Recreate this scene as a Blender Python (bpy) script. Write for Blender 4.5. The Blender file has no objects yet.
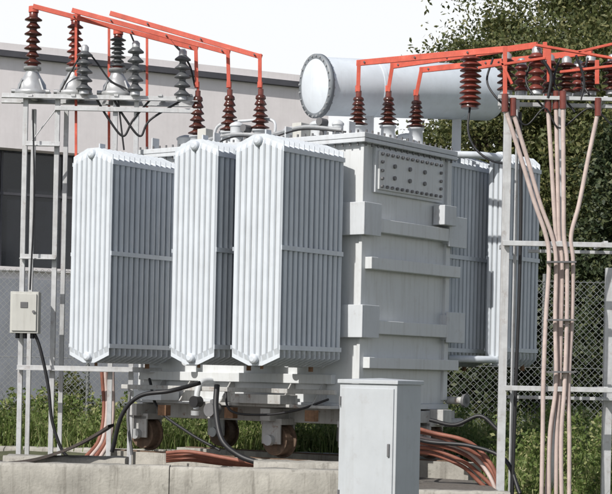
import bpy, bmesh, math, random
import numpy as np
from mathutils import Vector, Matrix
random.seed(7); rng=np.random.default_rng(7)
sc=bpy.context.scene
# ---------------------------------------------------------------- camera
F=1760.0; HZ=375.0; TH=math.radians(1.2); CZ=1.6
cs,sn=math.cos(TH),math.sin(TH)
def W(u,v,Y):
    du=u-306; dv=HZ-v
    return Vector(((cs*du-sn*dv)*Y/F, Y, CZ+(sn*du+cs*dv)*Y/F))
cam=bpy.data.cameras.new("camera"); co=bpy.data.objects.new("camera",cam)
sc.collection.objects.link(co); sc.camera=co
cam.sensor_width=36; cam.lens=F/612*36; cam.shift_y=(HZ-247)/612; cam.clip_end=2000; cam.clip_start=.5
co.matrix_world=Matrix(((cs,-sn,0,0),(0,0,-1,0),(sn,cs,0,CZ),(0,0,0,1)))
# ---------------------------------------------------------------- light
sd=Vector((-0.47,-0.60,0.64)).normalized()
el=math.asin(sd.z); az=math.atan2(sd.x,sd.y)
sl=bpy.data.lights.new("sun",'SUN'); sl.energy=4.5; sl.angle=math.radians(.5); sl.color=(1,.965,.91)
so=bpy.data.objects.new("sun",sl); sc.collection.objects.link(so); so.rotation_euler=sd.to_track_quat('Z','Y').to_euler()
w=bpy.data.worlds.new("World"); sc.world=w; w.use_nodes=True
nt=w.node_tree; N=nt.nodes; K=nt.links
bg=N["Background"]; bg.inputs[1].default_value=0.09
sky=N.new("ShaderNodeTexSky"); sky.sky_type='NISHITA'; sky.sun_disc=False; sky.sun_elevation=el; sky.sun_rotation=az%(2*math.pi); sky.dust_density=2
tc=N.new("ShaderNodeTexCoord"); sx=N.new("ShaderNodeSeparateXYZ"); mr=N.new("ShaderNodeMapRange"); mr.interpolation_type='SMOOTHSTEP'
mr.inputs[1].default_value=.20; mr.inputs[2].default_value=.38
mx=N.new("ShaderNodeMix"); mx.data_type='RGBA'
K.new(tc.outputs['Generated'],sx.inputs[0]); K.new(sx.outputs[2],mr.inputs[0]); K.new(mr.outputs[0],mx.inputs[0])
mx.inputs[6].default_value=(10.8,11.0,11.2,1); K.new(sky.outputs[0],mx.inputs[7]); K.new(mx.outputs[2],bg.inputs[0])
sc.view_settings.view_transform='Standard'; sc.view_settings.look='None'; sc.view_settings.exposure=0
# ---------------------------------------------------------------- materials
def mat(name,col,rough=.5,var=.12,streak=0.,grime=(.10,.08,.06),metal=0.,bump=0.,scale=3.,bscale=None,spots=0.,spotcol=(.16,.07,.03)):
    m=bpy.data.materials.new(name); m.use_nodes=True; n=m.node_tree.nodes; k=m.node_tree.links
    b=n["Principled BSDF"]; b.inputs['Metallic'].default_value=metal; b.inputs['Roughness'].default_value=rough
    t=n.new("ShaderNodeTexCoord"); nz=n.new("ShaderNodeTexNoise"); nz.inputs['Scale'].default_value=scale; nz.inputs['Detail'].default_value=8; nz.inputs['Roughness'].default_value=.65
    k.new(t.outputs['Object'],nz.inputs['Vector'])
    r=n.new("ShaderNodeMapRange"); r.inputs[1].default_value=.3; r.inputs[2].default_value=.7; k.new(nz.outputs[0],r.inputs[0])
    x=n.new("ShaderNodeMix"); x.data_type='RGBA'; k.new(r.outputs[0],x.inputs[0])
    x.inputs[6].default_value=(*[c*(1-var) for c in col],1); x.inputs[7].default_value=(*[min(1,c*(1+var)) for c in col],1)
    out=x.outputs[2]
    if streak>0:
        mp=n.new("ShaderNodeMapping"); mp.inputs['Scale'].default_value=(9,9,.7); k.new(t.outputs['Object'],mp.inputs[0])
        n2=n.new("ShaderNodeTexNoise"); n2.inputs['Scale'].default_value=1.6; n2.inputs['Detail'].default_value=7; n2.inputs['Roughness'].default_value=.7; k.new(mp.outputs[0],n2.inputs['Vector'])
        r2=n.new("ShaderNodeMapRange"); r2.inputs[1].default_value=.5; r2.inputs[2].default_value=.78; r2.inputs[4].default_value=streak; k.new(n2.outputs[0],r2.inputs[0])
        y=n.new("ShaderNodeMix"); y.data_type='RGBA'; k.new(r2.outputs[0],y.inputs[0]); k.new(out,y.inputs[6]); y.inputs[7].default_value=(*grime,1); out=y.outputs[2]
    if spots>0:
        n4=n.new("ShaderNodeTexNoise"); n4.inputs['Scale'].default_value=7; n4.inputs['Detail'].default_value=9; n4.inputs['Roughness'].default_value=.75; k.new(t.outputs['Object'],n4.inputs['Vector'])
        r4=n.new("ShaderNodeMapRange"); r4.inputs[1].default_value=.56; r4.inputs[2].default_value=.66; r4.inputs[4].default_value=spots; k.new(n4.outputs[0],r4.inputs[0])
        y=n.new("ShaderNodeMix"); y.data_type='RGBA'; k.new(r4.outputs[0],y.inputs[0]); k.new(out,y.inputs[6]); y.inputs[7].default_value=(*spotcol,1); out=y.outputs[2]
    k.new(out,b.inputs['Base Color'])
    if bump>0:
        n3=n.new("ShaderNodeTexNoise"); n3.inputs['Scale'].default_value=bscale or scale*6; n3.inputs['Detail'].default_value=6; k.new(t.outputs['Object'],n3.inputs['Vector'])
        bp=n.new("ShaderNodeBump"); bp.inputs['Strength'].default_value=bump; bp.inputs['Distance'].default_value=.02; k.new(n3.outputs[0],bp.inputs['Height']); k.new(bp.outputs[0],b.inputs['Normal'])
    return m
def leafmat(name,c1,c2,c3,trans=.25):
    m=bpy.data.materials.new(name); m.use_nodes=True; n=m.node_tree.nodes; k=m.node_tree.links
    b=n["Principled BSDF"]; b.inputs['Roughness'].default_value=.6
    g=n.new("ShaderNodeNewGeometry"); cr=n.new("ShaderNodeValToRGB"); k.new(g.outputs['Random Per Island'],cr.inputs[0])
    cr.color_ramp.elements[0].color=(*c1,1); cr.color_ramp.elements[1].color=(*c3,1); e=cr.color_ramp.elements.new(.55); e.color=(*c2,1)
    k.new(cr.outputs[0],b.inputs['Base Color'])
    tr=n.new("ShaderNodeBsdfTranslucent"); k.new(cr.outputs[0],tr.inputs[0]); ms=n.new("ShaderNodeMixShader"); ms.inputs[0].default_value=trans
    k.new(b.outputs[0],ms.inputs[1]); k.new(tr.outputs[0],ms.inputs[2]); k.new(ms.outputs[0],n["Material Output"].inputs[0])
    return m
M={}
M['paint']=mat("grey_transformer_paint",(.54,.565,.59),.5,.05,.3,(.24,.22,.19),bump=.03,spots=.15)
M['base']=mat("stained_base_paint",(.42,.42,.41),.6,.15,.6,(.12,.09,.06),bump=.1,spots=.75)
M['rad']=mat("radiator_paint",(.56,.60,.645),.5,.05,.28,(.28,.28,.27),spots=.05)
M['radg']=mat("radiator_groove_shade",(.33,.35,.37),.7,.15,.4,(.16,.15,.13))  # shade between the ribs painted into the groove colour, plus grime streaks
M['rust']=mat("rusty_band",(.20,.11,.06),.8,.35,.5,(.07,.04,.03),bump=.2,scale=14)
M['tank']=mat("tank_paint",(.60,.62,.63),.5,.05,.35,(.27,.25,.22),bump=.03,scale=1.5,spots=.12,spotcol=(.28,.21,.15))
M['steel']=mat("galvanised_steel",(.50,.51,.52),.5,.15,.4,(.20,.15,.10),metal=.2,scale=8,spots=.3)
M['brown']=mat("brown_porcelain",(.075,.024,.017),.22,.25,.15,(.12,.09,.08),scale=10)
M['gpor']=mat("grey_porcelain",(.085,.09,.095),.3,.2,.2,(.2,.19,.17),scale=10)
M['redpor']=mat("red_porcelain",(.16,.04,.03),.3,.25,scale=10)
M['red']=mat("red_busbar_paint",(.56,.10,.062),.55,.2,.35,(.22,.07,.05),scale=7,spots=.35,spotcol=(.55,.25,.18))
M['silver']=mat("aluminium_casting",(.45,.46,.47),.4,.15,.35,(.2,.19,.17),metal=.4)
M['black']=mat("black_cable_sheath",(.015,.015,.017),.5,.3)
M['pink']=mat("sun_faded_cable_sheath",(.49,.40,.37),.6,.16,.35,(.22,.16,.14),scale=6,spots=.3,spotcol=(.2,.15,.13))
M['redc']=mat("red_cable_sheath",(.24,.09,.06),.6,.3,scale=6,spots=.3)
M['conc']=mat("weathered_concrete",(.36,.345,.31),.95,.3,.7,(.08,.07,.055),bump=.35,scale=1.6,bscale=30,spots=.45,spotcol=(.11,.105,.09))
M['cab']=mat("cabinet_paint",(.44,.465,.49),.5,.06,.22,(.24,.22,.19),bump=.03,spots=.1)
M['cream']=mat("cream_box_plastic",(.50,.50,.47),.5,.06,.3)
M['cons']=mat("conservator_paint",(.66,.71,.76),.4,.07,.2,(.35,.35,.33),spots=.08)
M['rim']=mat("conservator_flange",(.20,.22,.24),.5,.2,.3)
M['wheel']=mat("rusty_cast_iron",(.12,.08,.055),.8,.35,.4,(.22,.1,.05),bump=.3,scale=12)
M['bolt']=mat("bolt_steel",(.14,.14,.145),.5,.2)
M['wall']=mat("rendered_wall",(.78,.74,.74),.85,.05,.2,(.5,.46,.45),bump=.08)
M['wall2']=mat("grey_wall_base",(.27,.285,.32),.85,.12,.35,(.14,.13,.12),bump=.1)
M['glass']=mat("dark_window_glass",(.012,.014,.018),.12,.2)
M['roofe']=mat("dark_roof_edge",(.07,.07,.08),.7,.2)
M['roof']=mat("brown_roof_tiles",(.10,.075,.065),.85,.3,bump=.6,scale=5)
M['galv']=mat("fence_wire",(.24,.25,.25),.5,.1,metal=.5)
M['bark']=mat("bark",(.10,.075,.055),.9,.3,bump=.6,scale=8)
M['ground']=mat("weedy_soil",(.085,.09,.045),.95,.45,bump=.8,scale=1.5)
M['gravel']=mat("gravel_floor",(.17,.155,.14),.95,.4,bump=1.,scale=20)
M['sheet']=mat("rusty_sheet",(.06,.05,.045),.8,.35,.4,(.16,.09,.05),bump=.2)
M['grass']=leafmat("grass_blades",(.09,.14,.035),(.19,.26,.07),(.38,.37,.18),.4)
M['leaf']=leafmat("tree_leaves",(.05,.065,.022),(.11,.13,.04),(.22,.21,.085),.35)
M['leafd']=leafmat("dark_conifer_leaves",(.018,.032,.012),(.038,.056,.02),(.09,.10,.04),.15)
# ---------------------------------------------------------------- mesh builder
Z=Vector((0,0,1))
class MB:
    def __init__(s): s.v=[];s.f=[];s.m=[];s.s=[];s.mats=[]
    def mi(s,k):
        if k not in s.mats: s.mats.append(k)
        return s.mats.index(k)
    def add(s,vs,fs,k,sm=False):
        o=len(s.v); s.v+= [tuple(x) for x in vs]; i=s.mi(k)
        for f in fs: s.f.append([a+o for a in f]); s.m.append(i); s.s.append(sm)
    def obox(s,o,A,B,C,k):
        p=[o,o+A,o+A+B,o+B]; p+=[q+C for q in p]
        s.add(p,[(0,1,2,3),(4,5,6,7),(0,1,5,4),(1,2,6,5),(2,3,7,6),(3,0,4,7)],k)
    def box(s,x0,x1,y0,y1,z0,z1,k): s.obox(Vector((x0,y0,z0)),Vector((x1-x0,0,0)),Vector((0,y1-y0,0)),Vector((0,0,z1-z0)),k)
    def lbox(s,s0,s1,t0,t1,z0,z1,k): s.obox(L(s0,t0,z0),E1*(s1-s0),E2*(t1-t0),Z*(z1-z0),k)
    def beam(s,p0,p1,w,h,k,up=Z):
        d=(p1-p0); dn=d.normalized()
        if abs(dn.dot(up))>.95: up=Vector((0,1,0))
        sd=dn.cross(up).normalized()*w; u=sd.cross(dn).normalized()*h
        s.obox(p0-sd/2-u/2,d,sd,u,k)
    def angle(s,p0,p1,w,t,k,up=Z,flip=1):
        d=(p1-p0); dn=d.normalized()
        if abs(dn.dot(up))>.95: up=Vector((0,1,0))
        sd=dn.cross(up).normalized()*flip; u=sd.cross(dn).normalized()*flip
        s.obox(p0,d,sd*w,u*t,k); s.obox(p0+u*t,d,sd*t,u*(w-t),k)
    def lathe(s,p,ax,prof,k,n=20,sm=True):
        ax=ax.normalized(); a=ax.orthogonal().normalized(); b=ax.cross(a); vs=[];fs=[]
        for r,h in prof:
            for i in range(n):
                th=2*math.pi*i/n; vs.append(p+ax*h+(a*math.cos(th)+b*math.sin(th))*r)
        for j in range(len(prof)-1):
            for i in range(n): fs.append((j*n+i,j*n+(i+1)%n,(j+1)*n+(i+1)%n,(j+1)*n+i))
        s.add(vs,fs,k,sm)
        s.add(vs[:n],[tuple(range(n))],k); s.add(vs[-n:],[tuple(range(n))],k)
    def cyl(s,p0,p1,r,k,n=14,r1=None): s.lathe(p0,p1-p0,[(r,0),(r if r1 is None else r1,(p1-p0).length)],k,n)
    def tube(s,pts,r,k,n=8,sub=8,r1=None):
        P=[Vector(p) for p in pts]; C=[]
        if len(P)>2 and sub>1:
            Q=[P[0]*2-P[1]]+P+[P[-1]*2-P[-2]]
            for i in range(1,len(Q)-2):
                for j in range(sub):
                    t=j/sub; a,b,c,d=Q[i-1],Q[i],Q[i+1],Q[i+2]
                    C.append(.5*((2*b)+(c-a)*t+(2*a-5*b+4*c-d)*t*t+(3*b-a-3*c+d)*t**3))
            C.append(P[-1])
        else: C=P
        vs=[];fs=[]; x=(C[1]-C[0]).normalized().orthogonal().normalized()
        for i,c in enumerate(C):
            d=(C[min(i+1,len(C)-1)]-C[max(i-1,0)]).normalized()
            x=(x-d*x.dot(d)).normalized(); y=d.cross(x); rr=r if r1 is None else r+(r1-r)*i/(len(C)-1)
            for j in range(n):
                th=2*math.pi*j/n; vs.append(c+(x*math.cos(th)+y*math.sin(th))*rr)
        for i in range(len(C)-1):
            for j in range(n): fs.append((i*n+j,i*n+(j+1)%n,(i+1)*n+(j+1)%n,(i+1)*n+j))
        s.add(vs,fs,k,True)
        s.add(vs[:n],[tuple(range(n))],k); s.add(vs[-n:],[tuple(range(n))],k)
    def obj(s,name,parent=None,bevel=0,recalc=True):
        V=np.array(s.v); c=(V.min(0)+V.max(0))/2; c[2]=V[:,2].min()
        if parent is not None: c=np.array(parent.location)
        me=bpy.data.meshes.new(name); me.from_pydata((V-c).tolist(),[],s.f)
        for k in s.mats: me.materials.append(M[k])
        me.polygons.foreach_set('material_index',s.m); me.polygons.foreach_set('use_smooth',s.s)
        if recalc:
            bm=bmesh.new(); bm.from_mesh(me); bmesh.ops.recalc_face_normals(bm,faces=bm.faces); bm.to_mesh(me); bm.free()
        o=bpy.data.objects.new(name,me); sc.collection.objects.link(o)
        if parent is None: o.location=c
        else: o.parent=parent
        if bevel>0:
            b=o.modifiers.new("bevel",'BEVEL'); b.width=bevel; b.segments=2; b.limit_method='ANGLE'; b.angle_limit=math.radians(50)
        return o
def empty(name,loc):
    e=bpy.data.objects.new(name,None); e.location=loc; e.empty_display_size=.3; sc.collection.objects.link(e); return e
# transformer frame
E1=Vector((.6,.8,0)); E2=Vector((.8,-.6,0)); O=Vector((.65,22,0))
def L(s,t,z): return O+E1*s+E2*t+Z*z
def insul(b,p,h,rc,rs,n,k,cap='silver',ax=Z,alt=1.):
    ax=ax.normalized(); pr=[(rc*1.25,0)]; d=h/n
    for i in range(n):
        r=rs*(1 if i%2==0 else alt); z=i*d
        pr+=[(rc,z+d*.08),(rc*1.05,z+d*.18),(r,z+d*.30),(r*1.0,z+d*.42),(rc*1.3,z+d*.78),(rc,z+d*.95)]
    pr+=[(rc,h)]
    b.lathe(p,ax,pr,k,22)
    b.lathe(p-ax*.03,ax,[(rc*1.5,0),(rc*1.5,.05),(rc*1.1,.07)],cap,16)
    b.lathe(p+ax*(h-.02),ax,[(rc*1.2,0),(rc*1.2,.06),(rc*.6,.09)],cap,16)

# ================================================================= TRANSFORMER
T=empty("power_transformer",L(1,-1.8,.55))
# --- tank
b=MB(); b.lbox(0,2,-3.7,0,1.25,4.52,'tank')
b.lbox(-.09,2.09,-3.79,.09,4.52,4.57,'paint'); b.lbox(-.09,2.09,-3.79,.09,4.575,4.64,'paint')
b.lbox(-.05,2.05,-3.75,.05,1.18,1.25,'paint')
for z,h in ((3.02,.15),(1.77,.14)):
    b.lbox(.06,2.16,0.,.13,z-h/2,z+h/2,'tank')
for z,h in ((3.50,.17),(2.22,.17)):
    b.lbox(.10,2.02,0.,.12,z-h/2,z+h/2,'tank')
    b.lbox(-.12,-.09,-.30,.13,z-.14,z+.27,'paint'); b.lbox(-.09,.26,.10,.13,z-.14,z+.27,'paint'); b.lbox(-.09,.0,-.30,.1,z-.10,z+.23,'paint'); b.lbox(.0,.24,.0,.1,z-.10,z+.23,'paint')
    b.lbox(1.86,2.30,.10,.13,z-.15,z+.26,'paint'); b.lbox(1.88,2.27,-.30,.1,z-.11,z+.22,'paint')
b.lbox(-.02,.08,-.02,.03,1.3,4.5,'tank')
b.lbox(1.93,2.03,-.02,.04,1.3,4.5,'tank')
for z in (1.55,2.25,3.0,3.8):
    b.lbox(-.10,0.,-3.6,-.34,z-.06,z+.06,'tank')
b.lbox(.22,1.80,0.,.05,3.92,4.49,'paint')
b.lbox(.27,1.75,.05,.075,3.96,4.45,'tank')
b.lbox(1.62,1.92,.02,.20,3.62,3.88,'paint')
b.obj("tank",T,.007)
b=MB()
for i in range(13):
    for z in (4.0,4.41):
        p=L(.32+i*.114,.075,z); b.cyl(p,p+E2*.03,.02,'bolt',6)
for z in (4.1,4.2,4.31):
    for s_ in (.32,1.69):
        p=L(s_,.075,z); b.cyl(p,p+E2*.03,.02,'bolt',6)
for i,s_ in enumerate(( .6,.95,1.3)):
    for z in (4.13,4.28):
        p=L(s_,.075,z); b.cyl(p,p+E2*.025,.028,'bolt',8)
for i in range(16):
    p=L(.0+i*.133,.05,4.48); b.cyl(p,p+Z*.2,.014,'bolt',6)
for i in range(32):
    p=L(-.05,-3.7+i*.118,4.48); b.cyl(p,p+Z*.2,.014,'bolt',6)
b.obj("flange_bolts",T)
# --- radiators
def plate(b,s,t0,t1,z0,z1,pk=.10,lobes=8):
    s+=rng.normal(0,.004)
    fr=[(0,0),(.10,.35),(.2,.85),(.36,1),(.64,1),(.8,.85),(.9,.35)]; q=len(fr)
    n=lobes*q; xs=[(i//q+fr[i%q][0])/lobes for i in range(n)]+[1.]
    th=[.004+.030*fr[i%q][1] for i in range(n)]+[.004]
    lv=[(0,0,.1),(0,.05,.12),(0,.12,1),(1,-.12,1),(1,-.05,.12),(1,0,.1)]
    vs=[]
    for a,dz,fk in lv:
        row=[]
        for sg in (1,-1):
            it=range(n+1) if sg==1 else range(n,-1,-1)
            for i in it:
                x=abs(xs[i]*2-1); p=pk*min(1,max(0,(1-x)/.72))
                z=(z1+p if a else z0-p)+dz
                row.append(L(s+sg*(.004+(th[i]-.004)*fk),t0+(t1-t0)*xs[i],z))
        vs+=row
    m=2*(n+1); A=[];G_=[]
    for j in range(len(lv)-1):
        for i in range(m):
            f=(j*m+i,j*m+(i+1)%m,(j+1)*m+(i+1)%m,(j+1)*m+i)
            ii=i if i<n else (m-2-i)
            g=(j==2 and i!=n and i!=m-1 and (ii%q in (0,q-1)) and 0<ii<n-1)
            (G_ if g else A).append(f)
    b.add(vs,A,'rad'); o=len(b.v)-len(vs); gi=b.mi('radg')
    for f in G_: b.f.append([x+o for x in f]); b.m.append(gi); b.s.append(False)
    for j in (0,len(lv)-1):
        fs=[(j*m+i,j*m+i+1,j*m+m-2-i,j*m+m-1-i) for i in range(n)]
        for f in fs: b.f.append([a+o for a in f]); b.m.append(b.mi('rad')); b.s.append(False)
def bank(s0,s1,t0,t1,z0,z1,toward,n=13,lobes=8):
    b=MB()
    for i in range(n): plate(b,s0+(s1-s0)*i/(n-1),t0,t1,z0,z1,lobes=lobes)
    tm=(t0+t1)/2
    for z in (z1+.02,z0-.02):
        a=s0-.05; e=s1+.05
        if toward>0: e=.02
        elif toward<0: a=2.0
        b.cyl(L(a,tm,z),L(e,tm,z),.052,'rad',16)
        if toward>0:
            b.lathe(L(s0-.07,tm,z),E1,[(.03,-.012),(.048,0),(.06,.01),(.06,.05)],'rad',16)
            b.lathe(L(s1+.06,tm,z),E1,[(.1,0),(.1,.035)],'paint',16)
    for z in (z1-.10,(z0+z1)/2+.02,z0+.12):
        b.lbox(s0-.02,s1+.02,t1+.002,t1+.014,z-.028,z+.028,'rad')
        b.lbox(s0-.02,s1+.02,t0-.012,t0-.002,z-.024,z+.024,'rad')
    b.cyl(L(s0+.12,tm,z0-.14),L(s0+.12,tm,z0-.04),.02,'rust',8); b.cyl(L(s1-.1,tm,z0-.16),L(s1-.1,tm,z0-.04),.03,'rust',8)
    b.lbox(s0+.1,s0+.2,tm-.01,tm+.01,z1+.06,z1+.17,'rad')
    return b
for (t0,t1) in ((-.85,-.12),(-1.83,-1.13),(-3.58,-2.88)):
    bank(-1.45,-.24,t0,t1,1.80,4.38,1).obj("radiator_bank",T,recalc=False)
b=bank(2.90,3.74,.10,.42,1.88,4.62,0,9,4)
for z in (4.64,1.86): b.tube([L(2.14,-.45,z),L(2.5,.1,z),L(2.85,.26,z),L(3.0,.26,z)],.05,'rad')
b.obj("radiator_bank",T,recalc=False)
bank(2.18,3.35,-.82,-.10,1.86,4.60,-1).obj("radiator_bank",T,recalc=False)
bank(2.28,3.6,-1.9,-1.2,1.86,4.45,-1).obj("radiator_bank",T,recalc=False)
# --- base frame, jacking pads and wheels
b=MB()
for s_ in (.15,1.6): b.lbox(s_,s_+.22,-3.75,.25,.98,1.18,'base')
for t in (-3.65,-2.3,-1.35,-.1): b.lbox(-.25,2.2,t,t+.16,1.0,1.16,'base')
b.lbox(-.42,-.05,-3.4,-2.9,1.22,1.34,'paint'); b.lbox(-.42,-.05,-1.7,-.9,1.22,1.34,'base')
b.lbox(-.3,.0,-2.5,-.2,1.18,1.22,'base')
b.lbox(-.34,-.30,-3.7,-.1,1.36,1.42,'base')
for t in (-3.2,-2.7,-2.0,-1.0,-.5):
    p=[L(-.3,t,1.22),L(0,t,1.22),L(0,t,1.6)]; q=[x+E2*.02 for x in p]
    b.add(p+q,[(0,1,2),(3,4,5),(0,1,4,3),(1,2,5,4),(2,0,3,5)],'base')
b.obj("base_frame",T,.008)
b=MB()
for s_ in (.1,1.75):
    for t in (-3.57,-1.27,-.05):
        b.lbox(s_-.22,s_-.19,t-.15,t+.15,.70,1.0,'base'); b.lbox(s_+.07,s_+.10,t-.15,t+.15,.70,1.0,'base'); b.lbox(s_-.22,s_+.10,t-.17,t+.17,.95,1.03,'base')
        p=L(s_-.16,t,.75); b.lathe(p,E1,[(.06,0),(.06,.02),(.2,.02),(.2,.17),(.235,.17),(.235,.2),(.06,.2)],'wheel',28,False)
        b.cyl(L(s_-.26,t,.75),L(s_+.14,t,.75),.045,'wheel')
        b.cyl(L(s_-.29,t,.75),L(s_-.22,t,.75),.07,'silver')
b.obj("wheels",T,.006)
b=MB()
b.tube([L(-.05,-2.3,1.5),L(-.3,-2.3,1.48),L(-.38,-2.3,1.35),L(-.4,-2.3,1.12)],.04,'paint'); b.cyl(L(-.46,-2.3,1.22),L(-.34,-2.3,1.22),.075,'black')
b.cyl(L(-.4,-2.3,1.1),L(-.4,-2.3,1.04),.07,'silver'); b.cyl(L(-.4,-2.0,1.25),L(-.4,-2.0,1.0),.05,'bolt'); b.cyl(L(-.5,-2,1.12),L(-.35,-2,1.12),.09,'bolt')
b.cyl(L(2.0,.05,1.0),L(2.3,.1,1.0),.06,'base'); b.cyl(L(2.1,.0,1.3),L(2.1,.3,1.3),.05,'base'); b.cyl(L(2.1,.26,1.3),L(2.1,.3,1.3),.09,'bolt')
for t in (-2.6,-.9): b.cyl(L(.0,t,1.75),L(-.3,t,1.75),.06,'paint'); b.cyl(L(-.16,t,1.75),L(-.16,t,1.9),.03,'bolt')
b.tube([L(-.1,-3.4,1.5),L(-.35,-3.0,1.1),L(-.4,-2.4,.8),L(-.38,-1.9,.6)],.02,'black')
b.tube([L(-.3,-1.9,1.4),L(-.42,-1.7,1.12),L(-.42,-1.2,1.08),L(-.35,-.7,1.15),L(-.2,-.3,1.3)],.016,'black')
for t in (-2.9,-1.75,-.45): b.lbox(-.40,-.30,t-.07,t+.07,1.02,1.16,'rust')
b.obj("valves",T)
# --- lid fittings
b=MB()
for s_,t,r,h in ((.5,-2.55,.15,.22),(.45,-1.45,.13,.16),(.35,-.95,.11,.20),(.5,-3.35,.12,.18),(1.0,-1.5,.2,.12),(.2,-2.2,.09,.25),(.22,-.55,.07,.16)):
    b.lathe(L(s_,t,4.64),Z,[(r*1.25,0),(r*1.25,.03),(r,.03),(r,h),(r*1.12,h),(r*1.12,h+.025),(r*.8,h+.05),(r*.3,h+.07)],'paint',20)
b.tube([L(.1,-2.9,4.7),L(.1,-2.2,4.78),L(.12,-1.6,4.74),L(.1,-1.0,4.8),L(.1,-.4,4.72)],.022,'silver')
b.tube([L(.3,-2.7,4.66),L(.3,-2.6,4.95),L(.3,-2.1,4.98),L(.35,-1.7,4.95),L(.35,-1.7,4.66)],.02,'paint')
b.tube([L(.0,-2.4,4.66),L(-.05,-2.0,4.72),L(.0,-1.5,4.68),L(-.05,-.9,4.74),L(.05,-.3,4.68)],.012,'black')
for t in (-3.5,-2.4,-1.2,-.2):
    b.lbox(-.04,.10,t-.012,t+.012,4.64,4.80,'paint')
b.lbox(.1,.35,-1.2,-1.05,4.64,4.86,'cream'); b.lbox(.15,.3,-2.85,-2.7,4.64,4.9,'cream')
for t in (-2.0,-.75): b.cyl(L(.15,t,4.64),L(.15,t,4.85),.03,'bolt'); b.cyl(L(.08,t,4.85),L(.22,t,4.85),.05,'bolt')
b.obj("lid_fittings",T,.006)
# --- bushings
def bushing(u,v,Y,vt,k='brown'):
    b=MB(); p=W(u,v,Y); pt=W(u,vt,Y); h=pt.z-p.z; q=Vector((p.x,p.y,4.63)); h0=max(.05,p.z-4.63)
    b.lathe(q,Z,[(.15,0),(.15,.03),(.10,.03),(.09,h0*.9),(.11,h0*.9),(.11,h0)],'paint',20)
    hh=h*.76
    pr=[(.075,0)]; n=6
    for i in range(n):
        z=hh*i/n; d=hh/n; r=.125-.011*i; pr+=[(.052,z+d*.1),(.055,z+d*.2),(r,z+d*.36),(r,z+d*.46),(.066,z+d*.8)]
    pr.append((.05,hh)); b.lathe(Vector((p.x,p.y,4.63+h0)),Z,pr,k,22)
    b.cyl(Vector((p.x,p.y,4.63+h0+hh)),Vector((p.x,p.y,4.63+h0+hh+.08)),.038,'redpor'); b.cyl(Vector((p.x,p.y,4.63+h0+hh+.06)),Vector((p.x,p.y,pt.z)),.018,'red')
    b.obj("bushing",T); return pt
HV=[bushing(197,136,24.0,84),bushing(229,132,23.6,84),bushing(260,130,23.3,84)]
LV=[bushing(358,126,22.55,88),bushing(388,126,23.0,88),bushing(416,128,23.4,92)]
# --- conservator
b=MB(); p0=W(315,86,23.3); p1=W(491,93,24.7); ax=(p1-p0).normalized(); ln=(p1-p0).length
R=.385
b.lathe(p0,ax,[(.0,-.05),(R*.6,-.045),(R*.96,-.0)],'cons',48)
b.lathe(p0,ax,[(R*.95,-.004),(R*1.10,-.004),(R*1.10,.025),(R*1.10,.055),(R*.99,.055)],'rim',48)
b.lathe(p0,ax,[(R,.05),(R,ln-.06),(R*.93,ln),(R*.6,ln+.06),(0,ln+.08)],'cons',48)
a1=ax.orthogonal().normalized(); a2=ax.cross(a1)
for i in range(24):
    th=i/24*2*math.pi; q=p0+(a1*math.cos(th)+a2*math.sin(th))*R*1.04; b.cyl(q-ax*.02,q+ax*.075,.014,'silver',6)
for f in (.3,.8):
    q=p0+ax*ln*f
    b.beam(Vector((q.x,q.y,4.6)),Vector((q.x,q.y,q.z-R*.9)),.12,.1,'paint'); b.lathe(q,ax,[(R*1.02,0),(R*1.02,.06)],'cons',40)
q=p0+ax*ln*.55; b.tube([q-Z*R*.9,q-Z*.6,Vector((q.x-.2,q.y-.1,4.85)),Vector((q.x-.2,q.y-.1,4.6))],.04,'paint')
b.obj("conservator",T)

# ================================================================= BUSBARS
def busbar(p0,p1,drop=None,w=.03,h=.065):
    b=MB(); b.beam(p0,p1,w,h,'red'); d=(p1-p0).normalized()
    if drop is not None:
        b.beam(p1-d*.03+Z*.0+Vector((0,-.03,.03)),Vector((drop.x,drop.y-.03,drop.z-.05)),.05,.02,'red',up=Vector((0,1,0)))
        b.cyl(drop-Z*.05,drop+Z*.03,.035,'red')
    for f in (.25,.6,.95):
        q=p0+(p1-p0)*f; b.cyl(q-Vector((0,.05,0)),q+Vector((0,.05,0)),.012,'bolt',6)
    b.obj("busbar",None,.004)
e=[W(198,49,24.0),W(230,53,23.6),W(262,57,23.3)]
st=[W(33,6,24.0),W(72,10,23.9),W(110,13,23.6)]
for a,c,d in zip(st,e,HV): busbar(a,c,d)
b=MB()
for u,v0,v1 in ((76,14,200),(109,24,170),(147,36,170)):
    b.beam(W(u,v0,24.1 if u<100 else 24.45),W(u,v1,24.1 if u<100 else 24.45),.035,.02,'red')
b.obj("busbar",None,.003)
ee=[W(506,49,21.2),W(537,45,21.1),W(592,52,21.4)]
for c,a,d in zip(ee,[W(357,63,22.55),W(391,66,23.0),W(420,70,23.4)],LV): busbar(c,a,d,.035,.075)

# ================================================================= LEFT GANTRY
G=empty("steel_gantry",W(45,470,23.9)); GY=24.0
b=MB()
def gp(u,v,Y=GY): return W(u,v,Y)
for u in (28,60,118,139):
    top=gp(u,98); b.angle(Vector((top.x,GY,.2)),top,.065,.012,'steel')
for u in (31,64):
    top=gp(u,104); b.angle(Vector((top.x,GY+.45,.2)),Vector((top.x,GY+.45,top.z)),.06,.012,'steel')
for v,u0,u1 in ((98,2,198),(146,26,60),(259,20,56),(370,17,170)):
    p=gp(u0,v-(u0-306)*0,GY-.03); q=gp(u1,v+.0,GY-.03); q.z=p.z
    b.angle(p,q,.07,.012,'steel')
p=gp(2,98,GY+.45);q=gp(198,98,GY+.45);q.z=p.z=gp(2,98,GY-.03).z; b.angle(p,q,.07,.012,'steel')
p=gp(55,108,GY-.03); q=gp(200,108,GY-.03); q.z=p.z; b.beam(p,q,.05,.06,'steel')
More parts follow.
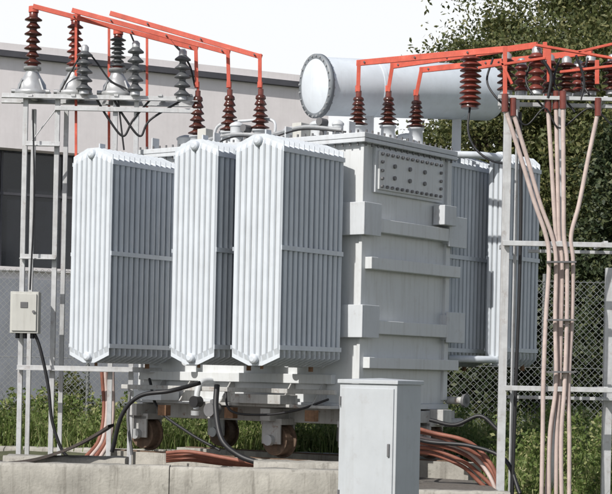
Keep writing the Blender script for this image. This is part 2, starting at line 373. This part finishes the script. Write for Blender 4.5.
for u in (30,73,116,160,190):
    p=gp(u,98,GY-.06); p2=Vector((p.x,GY+.5,p.z)); b.beam(p+Z*.04,p2+Z*.04,.06,.03,'steel')
b.beam(gp(28,146),gp(60,104),.03,.01,'steel')
b.obj("frame",G,.003)
zt=gp(30,98,GY-.03).z+.06
def arrester(u,v1,k,rs,Y=GY+.2):
    b=MB(); p=W(u,92,Y); top=W(u,v1,Y); x=Vector((p.x,p.y,zt))
    b.lathe(x,Z,[(.25,0),(.26,.03),(.26,.06),(.2,.08),(.19,.16),(.13,.25),(.09,.32),(.09,.36),(.12,.36),(.12,.40)],'silver',24)
    b.cyl(x+Vector((-.26,-.12,.05)),x+Vector((.26,-.12,.05)),.03,'silver')
    for sx_ in (-.2,0,.2): b.beam(x+Vector((sx_,-.15,0)),x+Vector((sx_*.6,-.13,.22)),.03,.02,'silver')
    h=top.z-(zt+.4)-.12
    insul(b,x+Z*.42,h,.05,rs,7,k,'redpor',alt=.8)
    b.cyl(Vector((x.x,x.y,top.z-.06)),Vector((x.x,x.y,top.z+.02)),.07,'red')
    b.obj("surge_arrester")
arrester(32,8,'brown',.12); arrester(74,16,'redpor',.11); arrester(117,30,'gpor',.11)
def post_ins(u,vb,vt,Y,k,rs=.11,n=5,rc=.045):
    b=MB(); p=W(u,vb,Y); t=W(u,vt,Y); insul(b,Vector((p.x,p.y,p.z)),t.z-p.z,rc,rs,n,k,'silver'); b.obj("post_insulator"); return Vector((p.x,p.y,t.z))
post_ins(84,92,50,23.9,'gpor'); post_ins(135,93,46,23.9,'gpor'); post_ins(182,98,54,23.9,'gpor')
b=MB()
b.tube([gp(84,48),gp(95,60),gp(110,80),gp(125,88),gp(135,95)],.012,'black')
for u0,u1 in ((118,150),(135,182)):
    b.tube([gp(u0-22,98),gp(u0-10,118),gp(u0+5,136),gp(u0+15,120),gp(u1,100)],.016,'black')
b.tube([gp(60,92),gp(72,70),gp(84,48)],.012,'black')
b.tube([gp(182,54),gp(190,66),gp(195,86)],.014,'black')
b.tube([gp(135,44),gp(128,30),gp(118,28)],.012,'black')
b.tube([gp(118,98),gp(121,125),gp(124,150)],.012,'black')
b.tube([gp(168,36),gp(176,46),gp(182,52)],.016,'black')
b.obj("connecting_wires",G)
b=MB(); p=W(26,312,23.85); b.box(p.x-.19,p.x+.19,23.7,23.93,p.z-.29,p.z+.27,'cream'); b.box(p.x-.165,p.x+.165,23.68,23.7,p.z-.26,p.z+.24,'cream')
b.cyl(Vector((p.x+.13,23.66,p.z)),Vector((p.x+.13,23.69,p.z)),.02,'bolt'); b.box(p.x-.05,p.x+.05,23.672,23.68,p.z+.05,p.z+.13,'bolt')
for dx in (-.1,0,.1): b.cyl(Vector((p.x+dx,23.8,p.z-.36)),Vector((p.x+dx,23.8,p.z-.28)),.03,'black')
b.obj("junction_box",None,.012)
def cable(pts,r,k,name="power_cable"):
    b=MB(); b.tube(pts,r,k,10,8); b.obj(name)
cable([W(33,330,23.8),W(40,348,23.8),W(48,385,23.8),W(52,420,23.8),W(62,450,23.8),W(75,462,23.8)],.022,'black')
cable([W(33,110,23.85),W(34,200,23.85),W(30,290,23.85)],.012,'black')
for i in range(4):
    cable([W(102+i*3.5,372,24.3),W(104+i*3,410,24.3),W(99+i*3.5,440,24.2),W(85+i*5,458,24)],.028,'pink' if i%2 else 'redc')
cable([W(112,452,22.5),W(122,415,22.4),W(140,396,22.3),W(170,391,22.2),W(200,383,22.4)],.028,'black')
cable([W(217,385,22.0),W(216,410,21.9),W(222,440,21.7),W(240,456,21.6),W(262,464,21.5)],.036,'black')
cable([W(130,392,22.6),W(128,420,22.6),W(132,455,22.6)],.02,'bolt')
for i in range(5):
    cable([W(166,453+i*2,22.4+i*.1),W(190,452+i*2+(i%2),22.4+i*.1),W(225,458+i*1.5,22.2+i*.1),W(268,466,22)],.025,'redc')
for i in range(6):
    o=i*6; jj=rng.normal(0,2.2,4)
    cable([W(405,425+o*.9,21.6+i*.06),W(432,430+o*.8+jj[0],21.6+i*.06),W(462,438+o*.9+jj[1],21.5+i*.06),W(480+jj[2],450+o,21.5+i*.06),W(495+jj[3],470+o,21.4+i*.06),W(503,500+o,21.4)],.026,'redc' if i!=2 else 'pink')
cable([W(430,420,22.2),W(455,425,22),W(480,416,21.9),W(498,430,21.8)],.026,'black')
cable([W(385,395,22),W(395,420,21.6),W(420,440,21.6),W(470,446,21.4),W(505,460,21.2),W(520,494,21)],.026,'black')

# ================================================================= RIGHT GANTRY
G2=empty("steel_gantry",W(505,510,21.0)); RY=21.0
b=MB()
def pole(u,v,w,Y,k='steel',zb=0):
    t=W(u,v,Y); b.beam(Vector((t.x,Y,zb)),t,w,w*.8,k,up=Vector((0,1,0)))
def apole(u,v,w,Y):
    t=W(u,v,Y); b.angle(Vector((t.x,Y,0)),t,w,.012,'steel')
pole(508,112,.095,RY); pole(518,100,.04,RY+.3); apole(566,100,.09,RY+1.0); pole(610,268,.11,RY+.6)
def hb(u0,u1,v,Y,w,h):
    p=W(u0,v,Y); q=W(u1,v,Y); q.z=p.z; b.beam(p,q,w,h,'steel')
hb(498,660,97,RY-.08,.06,.045); hb(498,660,104,RY+.5,.06,.05); hb(503,660,243,RY-.09,.05,.06); hb(528,660,251,RY+.55,.05,.04)
hb(505,660,388,RY-.09,.05,.06); hb(508,660,397,RY+.5,.05,.04)
for u in (508,560,606):
    for v in (243,389,98):
        p=W(u,v,RY-.09); b.beam(p,p+Vector((0,.75,0)),.05,.05,'steel')
b.obj("frame",G2,.004)
for u,vb,vt,Y,k,rs,n in ((506,92,58,21.2,'brown',.11,5),(536,92,52,21.1,'redpor',.10,5),(549,95,60,21.5,'brown',.09,5),(566,94,62,21.3,'brown',.12,5),(590,93,60,21.4,'brown',.12,5),(612,92,60,21.2,'brown',.12,5),(521,93,64,21.6,'redpor',.09,4),(578,94,66,21.7,'redpor',.09,4)):
    post_ins(u,vb,vt,Y,k,rs,n,.05)
b=MB(); p=W(470,106,21.9); t=W(470,56,21.9); insul(b,p,t.z-p.z,.075,.135,9,'redpor','brown'); b.cyl(t,Vector((t.x,t.y,t.z+.08)),.02,'red'); b.obj("surge_arrester")
b=MB()
b.tube([W(470,107,21.9),W(468,130,21.8),W(475,148,21.6),W(490,160,21.4),W(506,164,21.1)],.014,'black')
for u0,u1 in ((493,512),(532,548),(560,575),(588,600)):
    b.tube([W(u0,58,21.2),W(u0-6,80,21.1),W(u0+2,96,21),W(u1,112,20.95)],.013,'black')
b.tube([W(543,60,20.9),W(551,75,20.9),W(548,98,20.9)],.02,'black'); b.tube([W(576,55,20.9),W(584,80,20.9),W(581,100,20.9)],.014,'black')
b.tube([W(506,100,20.9),W(525,125,20.9),W(545,108,20.9),W(560,128,20.9),W(590,108,20.9),W(612,125,20.9)],.01,'black')
b.obj("connecting_wires",G2)
b=MB()
for u0,v0,u1,v1 in ((505,46,505,98),(549,48,549,82),(536,45,612,58),(560,72,612,66),(597,60,597,84),(478,68,545,58),(545,42,545,60),(612,44,578,52),(512,84,500,60)):
    b.beam(W(u0,v0,21.0),W(u1,v1,21.0),.05,.03,'red')
b.obj("busbar",None,.004)
for i,(u0,v0,um,uw,ub) in enumerate(((505,108,546,549,541),(513,112,552,556,549),(556,105,559,562,556),(563,105,564,567,562),(598,112,571,573,569),(548,108,556,559,545))):
    b=MB(); y=20.85+.05*(i%3); jj=rng.normal(0,1.3,4)
    b.tube([W(u0,v0,y),W(u0*.64+um*.36,v0+46,y),W(u0*.3+um*.7,v0+92,y),W(um,236,y),W(uw,262,y),W(uw-1+jj[0],320,y),W(uw-3+jj[1],385,y),W((uw+ub)/2-2+jj[2],440,y),W(ub,520,y)],.027,'pink',10)
    b.cyl(W(u0,v0-14,y),W(u0,v0+4,y),.04,'redpor')
    b.obj("power_cable")
cable([W(520,112,21.1),W(521,200,21.1),W(519,300,21.1),W(516,380,21.1),W(512,500,21.1)],.022,'black')
b=MB()
for v in (262,320,372): 
    p=W(547,v,20.8); q=W(576,v,20.8); b.beam(p,q,.08,.02,'bolt')
b.obj("cable_clamps",G2)

# ================================================================= CABINET
C0=W(396,440,17.5); C0.z=0
b=MB(); w_,d_=.70,.44; A=-E2; Bv=E1
o=C0.copy()
b.obox(o+Z*.0+A*.02+Bv*.02,A*(w_-.04),Bv*(d_-.04),Z*.12,'conc')
b.obox(o+Z*.12,A*w_,Bv*d_,Z*1.40,'cab')
lo=o+Z*1.524-A*.02-Bv*.02; LA=A*(w_+.04); LB=Bv*(d_+.04)
b.add([lo,lo+LA,lo+LA+LB,lo+LB,lo+Z*.04,lo+LA+Z*.04,lo+LA+LB+Z*.04,lo+LB+Z*.04,lo+LA*.5+LB*.5+Z*.06],[(0,1,2,3),(0,1,5,4),(1,2,6,5),(2,3,7,6),(3,0,4,7),(4,5,8),(5,6,8),(6,7,8),(7,4,8)],'cab')
b.obox(o+A*.03-Bv*.016+Z*.17,A*(w_-.06),Bv*.016,Z*1.31,'cab')
b.obox(o+A*.06-Bv*.035+Z*.80,A*.025,Bv*.02,Z*.13,'bolt')
for z in (.35,1.3): b.cyl(o+A*(w_-.02)-Bv*.02+Z*z,o+A*(w_-.02)-Bv*.02+Z*(z+.09),.012,'bolt',8)
b.obj("electrical_cabinet",None,.005)

# ================================================================= PLINTH
def rough(b,x0,x1,y0,y1,z0,z1,k,st=.12,j=.004):
    nx=max(2,int((x1-x0)/st))
    sec=[(0,0),(0,.5),(0,.92),(.08,1),(.5,1),(.92,1),(1,.92),(1,0)]
    vs=[]
    for i in range(nx+1):
        chip=max(0,rng.normal(0,1)-1.3)*.035
        for a,c in sec:
            jj=rng.normal(0,j,3)
            vs.append((x0+(x1-x0)*i/nx,y0+(y1-y0)*a+jj[1]+(chip if 0<c and a<.1 and c>.8 else 0),z0+(z1-z0)*c+(jj[2] if c>0 else 0)-(chip if a<.1 and c>.8 else 0)))
    m=len(sec); fs=[]
    for i in range(nx):
        for q in range(m-1): fs.append((i*m+q,(i+1)*m+q,(i+1)*m+q+1,i*m+q+1))
    b.add(vs,fs,k,True); b.add(vs[:m],[tuple(range(m))],k); b.add(vs[-m:],[tuple(range(m))],k)
b=MB()
rough(b,-5.4,-1.55,20.2,20.5,0,.52,'conc'); rough(b,-1.54,.62,20.21,20.5,0,.51,'conc'); rough(b,.63,2.38,20.24,20.5,0,.30,'conc')
rough(b,-5.4,2.3,26.0,26.2,0,.45,'conc')
b.box(-5.3,2.3,20.51,26.0,0,.28,'gravel')
rough(b,-3.7,-2.2,21.6,22.1,.28,.53,'conc'); rough(b,-.6,.7,20.9,21.4,.28,.56,'conc')
for s_ in (-.12,1.53): b.lbox(s_,s_+.32,-4.3,.7,.27,.50,'conc'); b.lbox(s_+.08,s_+.16,-4.2,.6,.5,.515,'wheel')
b.obj("concrete_plinth",None)
b=MB(); vs=[];n=16
for i in range(n+1):
    f=i/n; u=-12+f*120; v=463-38*f**2.2
    for y in (21.4,22.1):
        p=W(u,v,21.4); vs.append(Vector((p.x,y,p.z)))
for i in range(n+1):
    vs+= [vs[2*i]-Z*.035,vs[2*i+1]-Z*.035]
fs=[]
h=2*(n+1)
for i in range(n):
    fs+=[(2*i,2*i+2,2*i+3,2*i+1),(h+2*i,h+2*i+2,h+2*i+3,h+2*i+1),(2*i,2*i+2,h+2*i+2,h+2*i),(2*i+1,2*i+3,h+2*i+3,h+2*i+1)]
b.add(vs,fs,'sheet'); b.obj("bent_metal_sheet")

# ================================================================= GROUND
def gz(x,y):
    t=min(1,max(0,(y-20)/6)); return .40*t*t*(3-2*t)
b=MB(); xs=list(np.linspace(-9,10,60)); xs=[-800,-200,-60,-20]+xs+[20,60,200,800]
ys=[-100,0,10]+list(np.linspace(15,36,60))+[45,70,150,400,1500]
vs=[(x,y,gz(x,y)+(rng.normal(0,.012) if 15<y<36 and abs(x)<10 else 0)-.02) for y in ys for x in xs]; nx=len(xs)
b.add(vs,[(j*nx+i,j*nx+i+1,(j+1)*nx+i+1,(j+1)*nx+i) for j in range(len(ys)-1) for i in range(nx-1)],'ground',True)
b.obj("ground",recalc=False)
def fast(name,V,Fc,k):
    me=bpy.data.meshes.new(name); me.vertices.add(len(V)); me.vertices.foreach_set('co',V.astype(np.float32).ravel())
    n,q=Fc.shape; me.loops.add(n*q); me.loops.foreach_set('vertex_index',Fc.astype(np.int32).ravel())
    me.polygons.add(n); me.polygons.foreach_set('loop_start',np.arange(0,n*q,q,dtype=np.int32)); me.polygons.foreach_set('loop_total',np.full(n,q,dtype=np.int32))
    me.update(calc_edges=True); me.materials.append(M[k]); o=bpy.data.objects.new(name,me); sc.collection.objects.link(o); return o
def blades(n,x0,x1,y0,y1,h0,h1):
    nc=max(10,n//60); cx=rng.uniform(x0,x1,nc); cy=rng.uniform(y0,y1,nc); ch=rng.beta(2,3,nc)
    id=rng.integers(0,nc,n); x=cx[id]+rng.normal(0,.16,n); y=cy[id]+rng.normal(0,.16,n)
    h=(h0+(h1-h0)*ch[id])*rng.uniform(.45,1.1,n); a=rng.uniform(0,6.283,n); ln=rng.uniform(.1,.55,n)*h; ww=rng.uniform(.004,.011,n)
    z=np.array([gz(0,q) for q in y])
    d=np.stack([np.cos(a),np.sin(a)],1); pa=rng.uniform(0,6.283,n); pd=np.stack([np.cos(pa),np.sin(pa)],1)
    V=np.zeros((n,6,3)); 
    for k,(f,wf) in enumerate(((0,1),(.55,.8),(1,.12))):
        for sg in (0,1):
            V[:,k*2+sg,0]=x+d[:,0]*ln*f**2+pd[:,0]*ww*wf*(sg*2-1); V[:,k*2+sg,1]=y+d[:,1]*ln*f**2+pd[:,1]*ww*wf*(sg*2-1); V[:,k*2+sg,2]=z+h*f
    base=(np.arange(n)*6)[:,None]; Fc=np.concatenate([base+np.array([0,1,3,2]),base+np.array([2,3,5,4])])
    return V.reshape(-1,3),Fc
def merge(L_):
    o=0;Vs=[];Fs=[]
    for V,Fq in L_: Vs.append(V);Fs.append(Fq+o);o+=len(V)
    return np.concatenate(Vs),np.concatenate(Fs)
def leaves(P,s0,s1):
    n=len(P); a=rng.normal(size=(n,3)); a/=np.linalg.norm(a,axis=1)[:,None]; c=rng.normal(size=(n,3)); c-=a*(a*c).sum(1)[:,None]; c/=np.linalg.norm(c,axis=1)[:,None]
    s=rng.uniform(s0,s1,n)[:,None]; V=np.stack([P-a*s,P+c*s*.5,P+a*s,P-c*s*.5],1).reshape(-1,3)
    return V,(np.arange(n)*4)[:,None]+np.arange(4)
parts=[blades(30000,-7,3,26.3,28.9,.15,.75),blades(20000,2.6,9,21.6,28.9,.12,.6),blades(9000,-7,9,29.2,33,.3,.9)]
wp=[]
for i in range(520):
    if i<320: x,y=rng.uniform(-6.5,2.5),rng.uniform(26.3,28.8)
    else: x,y=rng.uniform(2.6,6.5),rng.uniform(21.6,28)
    hh=rng.uniform(.25,.95); k=110; z=rng.uniform(0,1,k); P=np.stack([x+rng.normal(0,.11,k)*(1.3-z),y+rng.normal(0,.11,k)*(1.3-z),gz(0,y)+z*hh],1); wp.append(P)
parts.append(leaves(np.concatenate(wp),.018,.05))
V,Fq=merge(parts); fast("grass",V,Fq,'grass')

# ================================================================= FENCE
FN=empty("chain_link_fence",Vector((0,29,.4))); b=MB(); x0,x1,y,z0,z1=-9,9,29.0,.42,3.25
H=z1-z0; sp=.105; k=int((x1-x0+H)/sp)
for i in range(k):
    for sg in (1,-1):
        xa=x0-H+i*sp if sg==1 else x0+i*sp; xb=xa+sg*H
        pa=Vector((xa,y+sg*.004,z0)); pb=Vector((xb,y+sg*.004,z1))
        r=.0035; d=(pb-pa).normalized(); n_=Vector((0,1,0)); m_=d.cross(n_)
        ring=[n_*r,m_*r-n_*r*.6,-m_*r-n_*r*.6]
        b.add([pa+q for q in ring]+[pb+q for q in ring],[(0,1,4,3),(1,2,5,4),(2,0,3,5)],'galv')
b.obj("wire_mesh",FN,recalc=False)
b=MB()
for i in range(8):
    x=-8.6+i*2.5; b.cyl(Vector((x,y+.04,.3)),Vector((x,y+.04,3.35)),.03,'galv')
for z in (3.22,1.8,.5): b.cyl(Vector((x0,y+.01,z)),Vector((x1,y+.01,z)),.006,'galv',6)
b.obj("posts",FN)

# ================================================================= BUILDING (left)
a=Vector((-8.5,31.6,0)); d=(Vector((.35,36.2,0))-a); ln=d.length; d.normalize(); nrm=Vector((-d.y,d.x,0))
BL=empty("industrial_building",a)
def bb(b,x0,x1,y0,y1,z0,z1,k): b.obox(a+d*x0+nrm*y0+Z*z0,d*(x1-x0),nrm*(y1-y0),Z*(z1-z0),k)
b=MB()
bb(b,0,ln,0,8,5.75,7.45,'wall'); bb(b,0,ln,-.02,.3,.3,3.3,'wall2'); bb(b,0,ln,-.0,.3,3.3,3.5,'wall')
bb(b,0,ln,.45,8,.3,5.75,'wall2')
for i in range(5): bb(b,i*2.45-.2,i*2.45+.05,.0,.4,3.5,5.75,'wall')
b.obj("walls",BL)
b=MB(); bb(b,-.3,ln+.25,-.12,8.2,7.45,7.56,'roofe'); bb(b,-.3,ln+.2,-.08,8.1,7.56,7.70,'wall'); b.obj("roof",BL)
b=MB(); bb(b,.05,ln-.05,.36,.42,3.52,5.72,'glass'); b.obj("windows",BL)
b=MB()
for i in range(18): bb(b,.1+i*.61,.14+i*.61,.33,.358,3.52,5.72,'roofe')
bb(b,0,ln,.32,.357,4.9,4.95,'roofe'); bb(b,0,ln,-.08,.3,3.45,3.52,'wall')
b.obj("window_frames",BL)
# ================================================================= HOUSE (right)
HS=empty("brick_house",Vector((9,44,.4))); b=MB()
b.box(4.8,14,44,52,.3,4.6,'wall2'); b.obj("walls",HS)
b=MB(); P=[(4.3,43.4,4.4),(14.5,43.4,4.4),(14.5,52.6,4.4),(4.3,52.6,4.4),(5.5,48,6.6),(13.5,48,6.6)]
b.add([Vector(p) for p in P],[(0,1,5,4),(1,2,5),(2,3,4,5),(3,0,4),(0,1,2,3)],'roof'); b.obj("roof",HS)
b=MB()
for x in (6.,8.4,10.8): b.box(x,x+1.1,43.96,44.02,1.6,3.2,'glass'); b.box(x-.08,x+1.18,43.93,43.995,1.5,1.6,'wall')
b.obj("windows",HS)
# ================================================================= TREES
def tree(name,base,h,rad,nl,k,cz=.6,ncl=70,ls=(.06,.13),conic=False,squash=1.,cs_=1.):
    E=empty(name,base); b=MB()
    tp=[base,base+Vector((.15,.1,h*.3)),base+Vector((-.1,.1,h*.6)),base+Vector((.1,0,h*.93))]
    b.tube(tp,.28,'bark',10,6,r1=.04)
    cl=[]
    for i in range(ncl):
        while True:
            q=rng.uniform(-1,1,3)
            if q@q<=1 and (q@q)>.12: break
        f=1.
        if conic: f=1-.8*(q[2]*.5+.5)
        c=np.array(base)+np.array([q[0]*rad*f,q[1]*rad*f,h*cz+q[2]*h*(1-cz)*squash]); cl.append(c)
        st=base+Z*max(h*.2,min(h*.9,(c[2]-base.z)*.75)); 
        if i%2==0: b.tube([st,(st+Vector(c))*.5+Vector((0,0,.2)),Vector(c)],.06,'bark',5,4,r1=.012)
    b.obj("trunk_and_limbs",E,recalc=False)
    cl=np.array(cl); id=rng.integers(0,ncl,nl); sz=rng.uniform(.22,.62,ncl)*rad/2.6*cs_
    P=cl[id]+rng.normal(0,1,(nl,3))*sz[id][:,None]*np.array([1,1,.5])
    V,Fq=leaves(P,*ls); o=fast("foliage",V-np.array(base),Fq,k); o.parent=E
p=W(568,375,44); tree("deciduous_tree",Vector((p.x,44,.3)),12.5,3.3,95000,'leaf',.58,130,(.04,.085))
p=W(478,375,40); tree("deciduous_tree",Vector((p.x,40.5,.3)),9.3,1.45,40000,'leaf',.66,70,(.035,.075),cs_=1.2)
p=W(625,375,38); tree("deciduous_tree",Vector((p.x,38,.3)),11,2.4,50000,'leaf',.6,70,(.04,.08))
p=W(600,375,33); tree("conifer_tree",Vector((p.x+.6,34,.3)),6.5,1.6,36000,'leafd',.5,70,(.04,.08),True)
n=90000; q=rng.uniform(0,1,(n,3)); hx=.0+q[:,0]*15; top=3.2+1.0*np.sin(hx*1.7)+.6*np.sin(hx*4.1+1)+.3*np.sin(hx*9)
P=np.stack([hx,35.5+q[:,1]*1.6+.4*np.sin(hx*3),.3+(q[:,2]**.8)*top],1)+rng.normal(0,.12,(n,3))
V,Fq=leaves(P,.05,.11); fast("hedge",V,Fq,'leafd')
n=26000; q=rng.uniform(0,1,(n,3)); hx=-8+q[:,0]*9; top=.7+.3*np.sin(hx*2.7)+.2*np.sin(hx*6.1+1)
P=np.stack([hx,29.6+q[:,1]*1.,.35+(q[:,2])*top],1)+rng.normal(0,.08,(n,3))
V,Fq=leaves(P,.03,.06); fast("shrubs",V,Fq,'leaf')
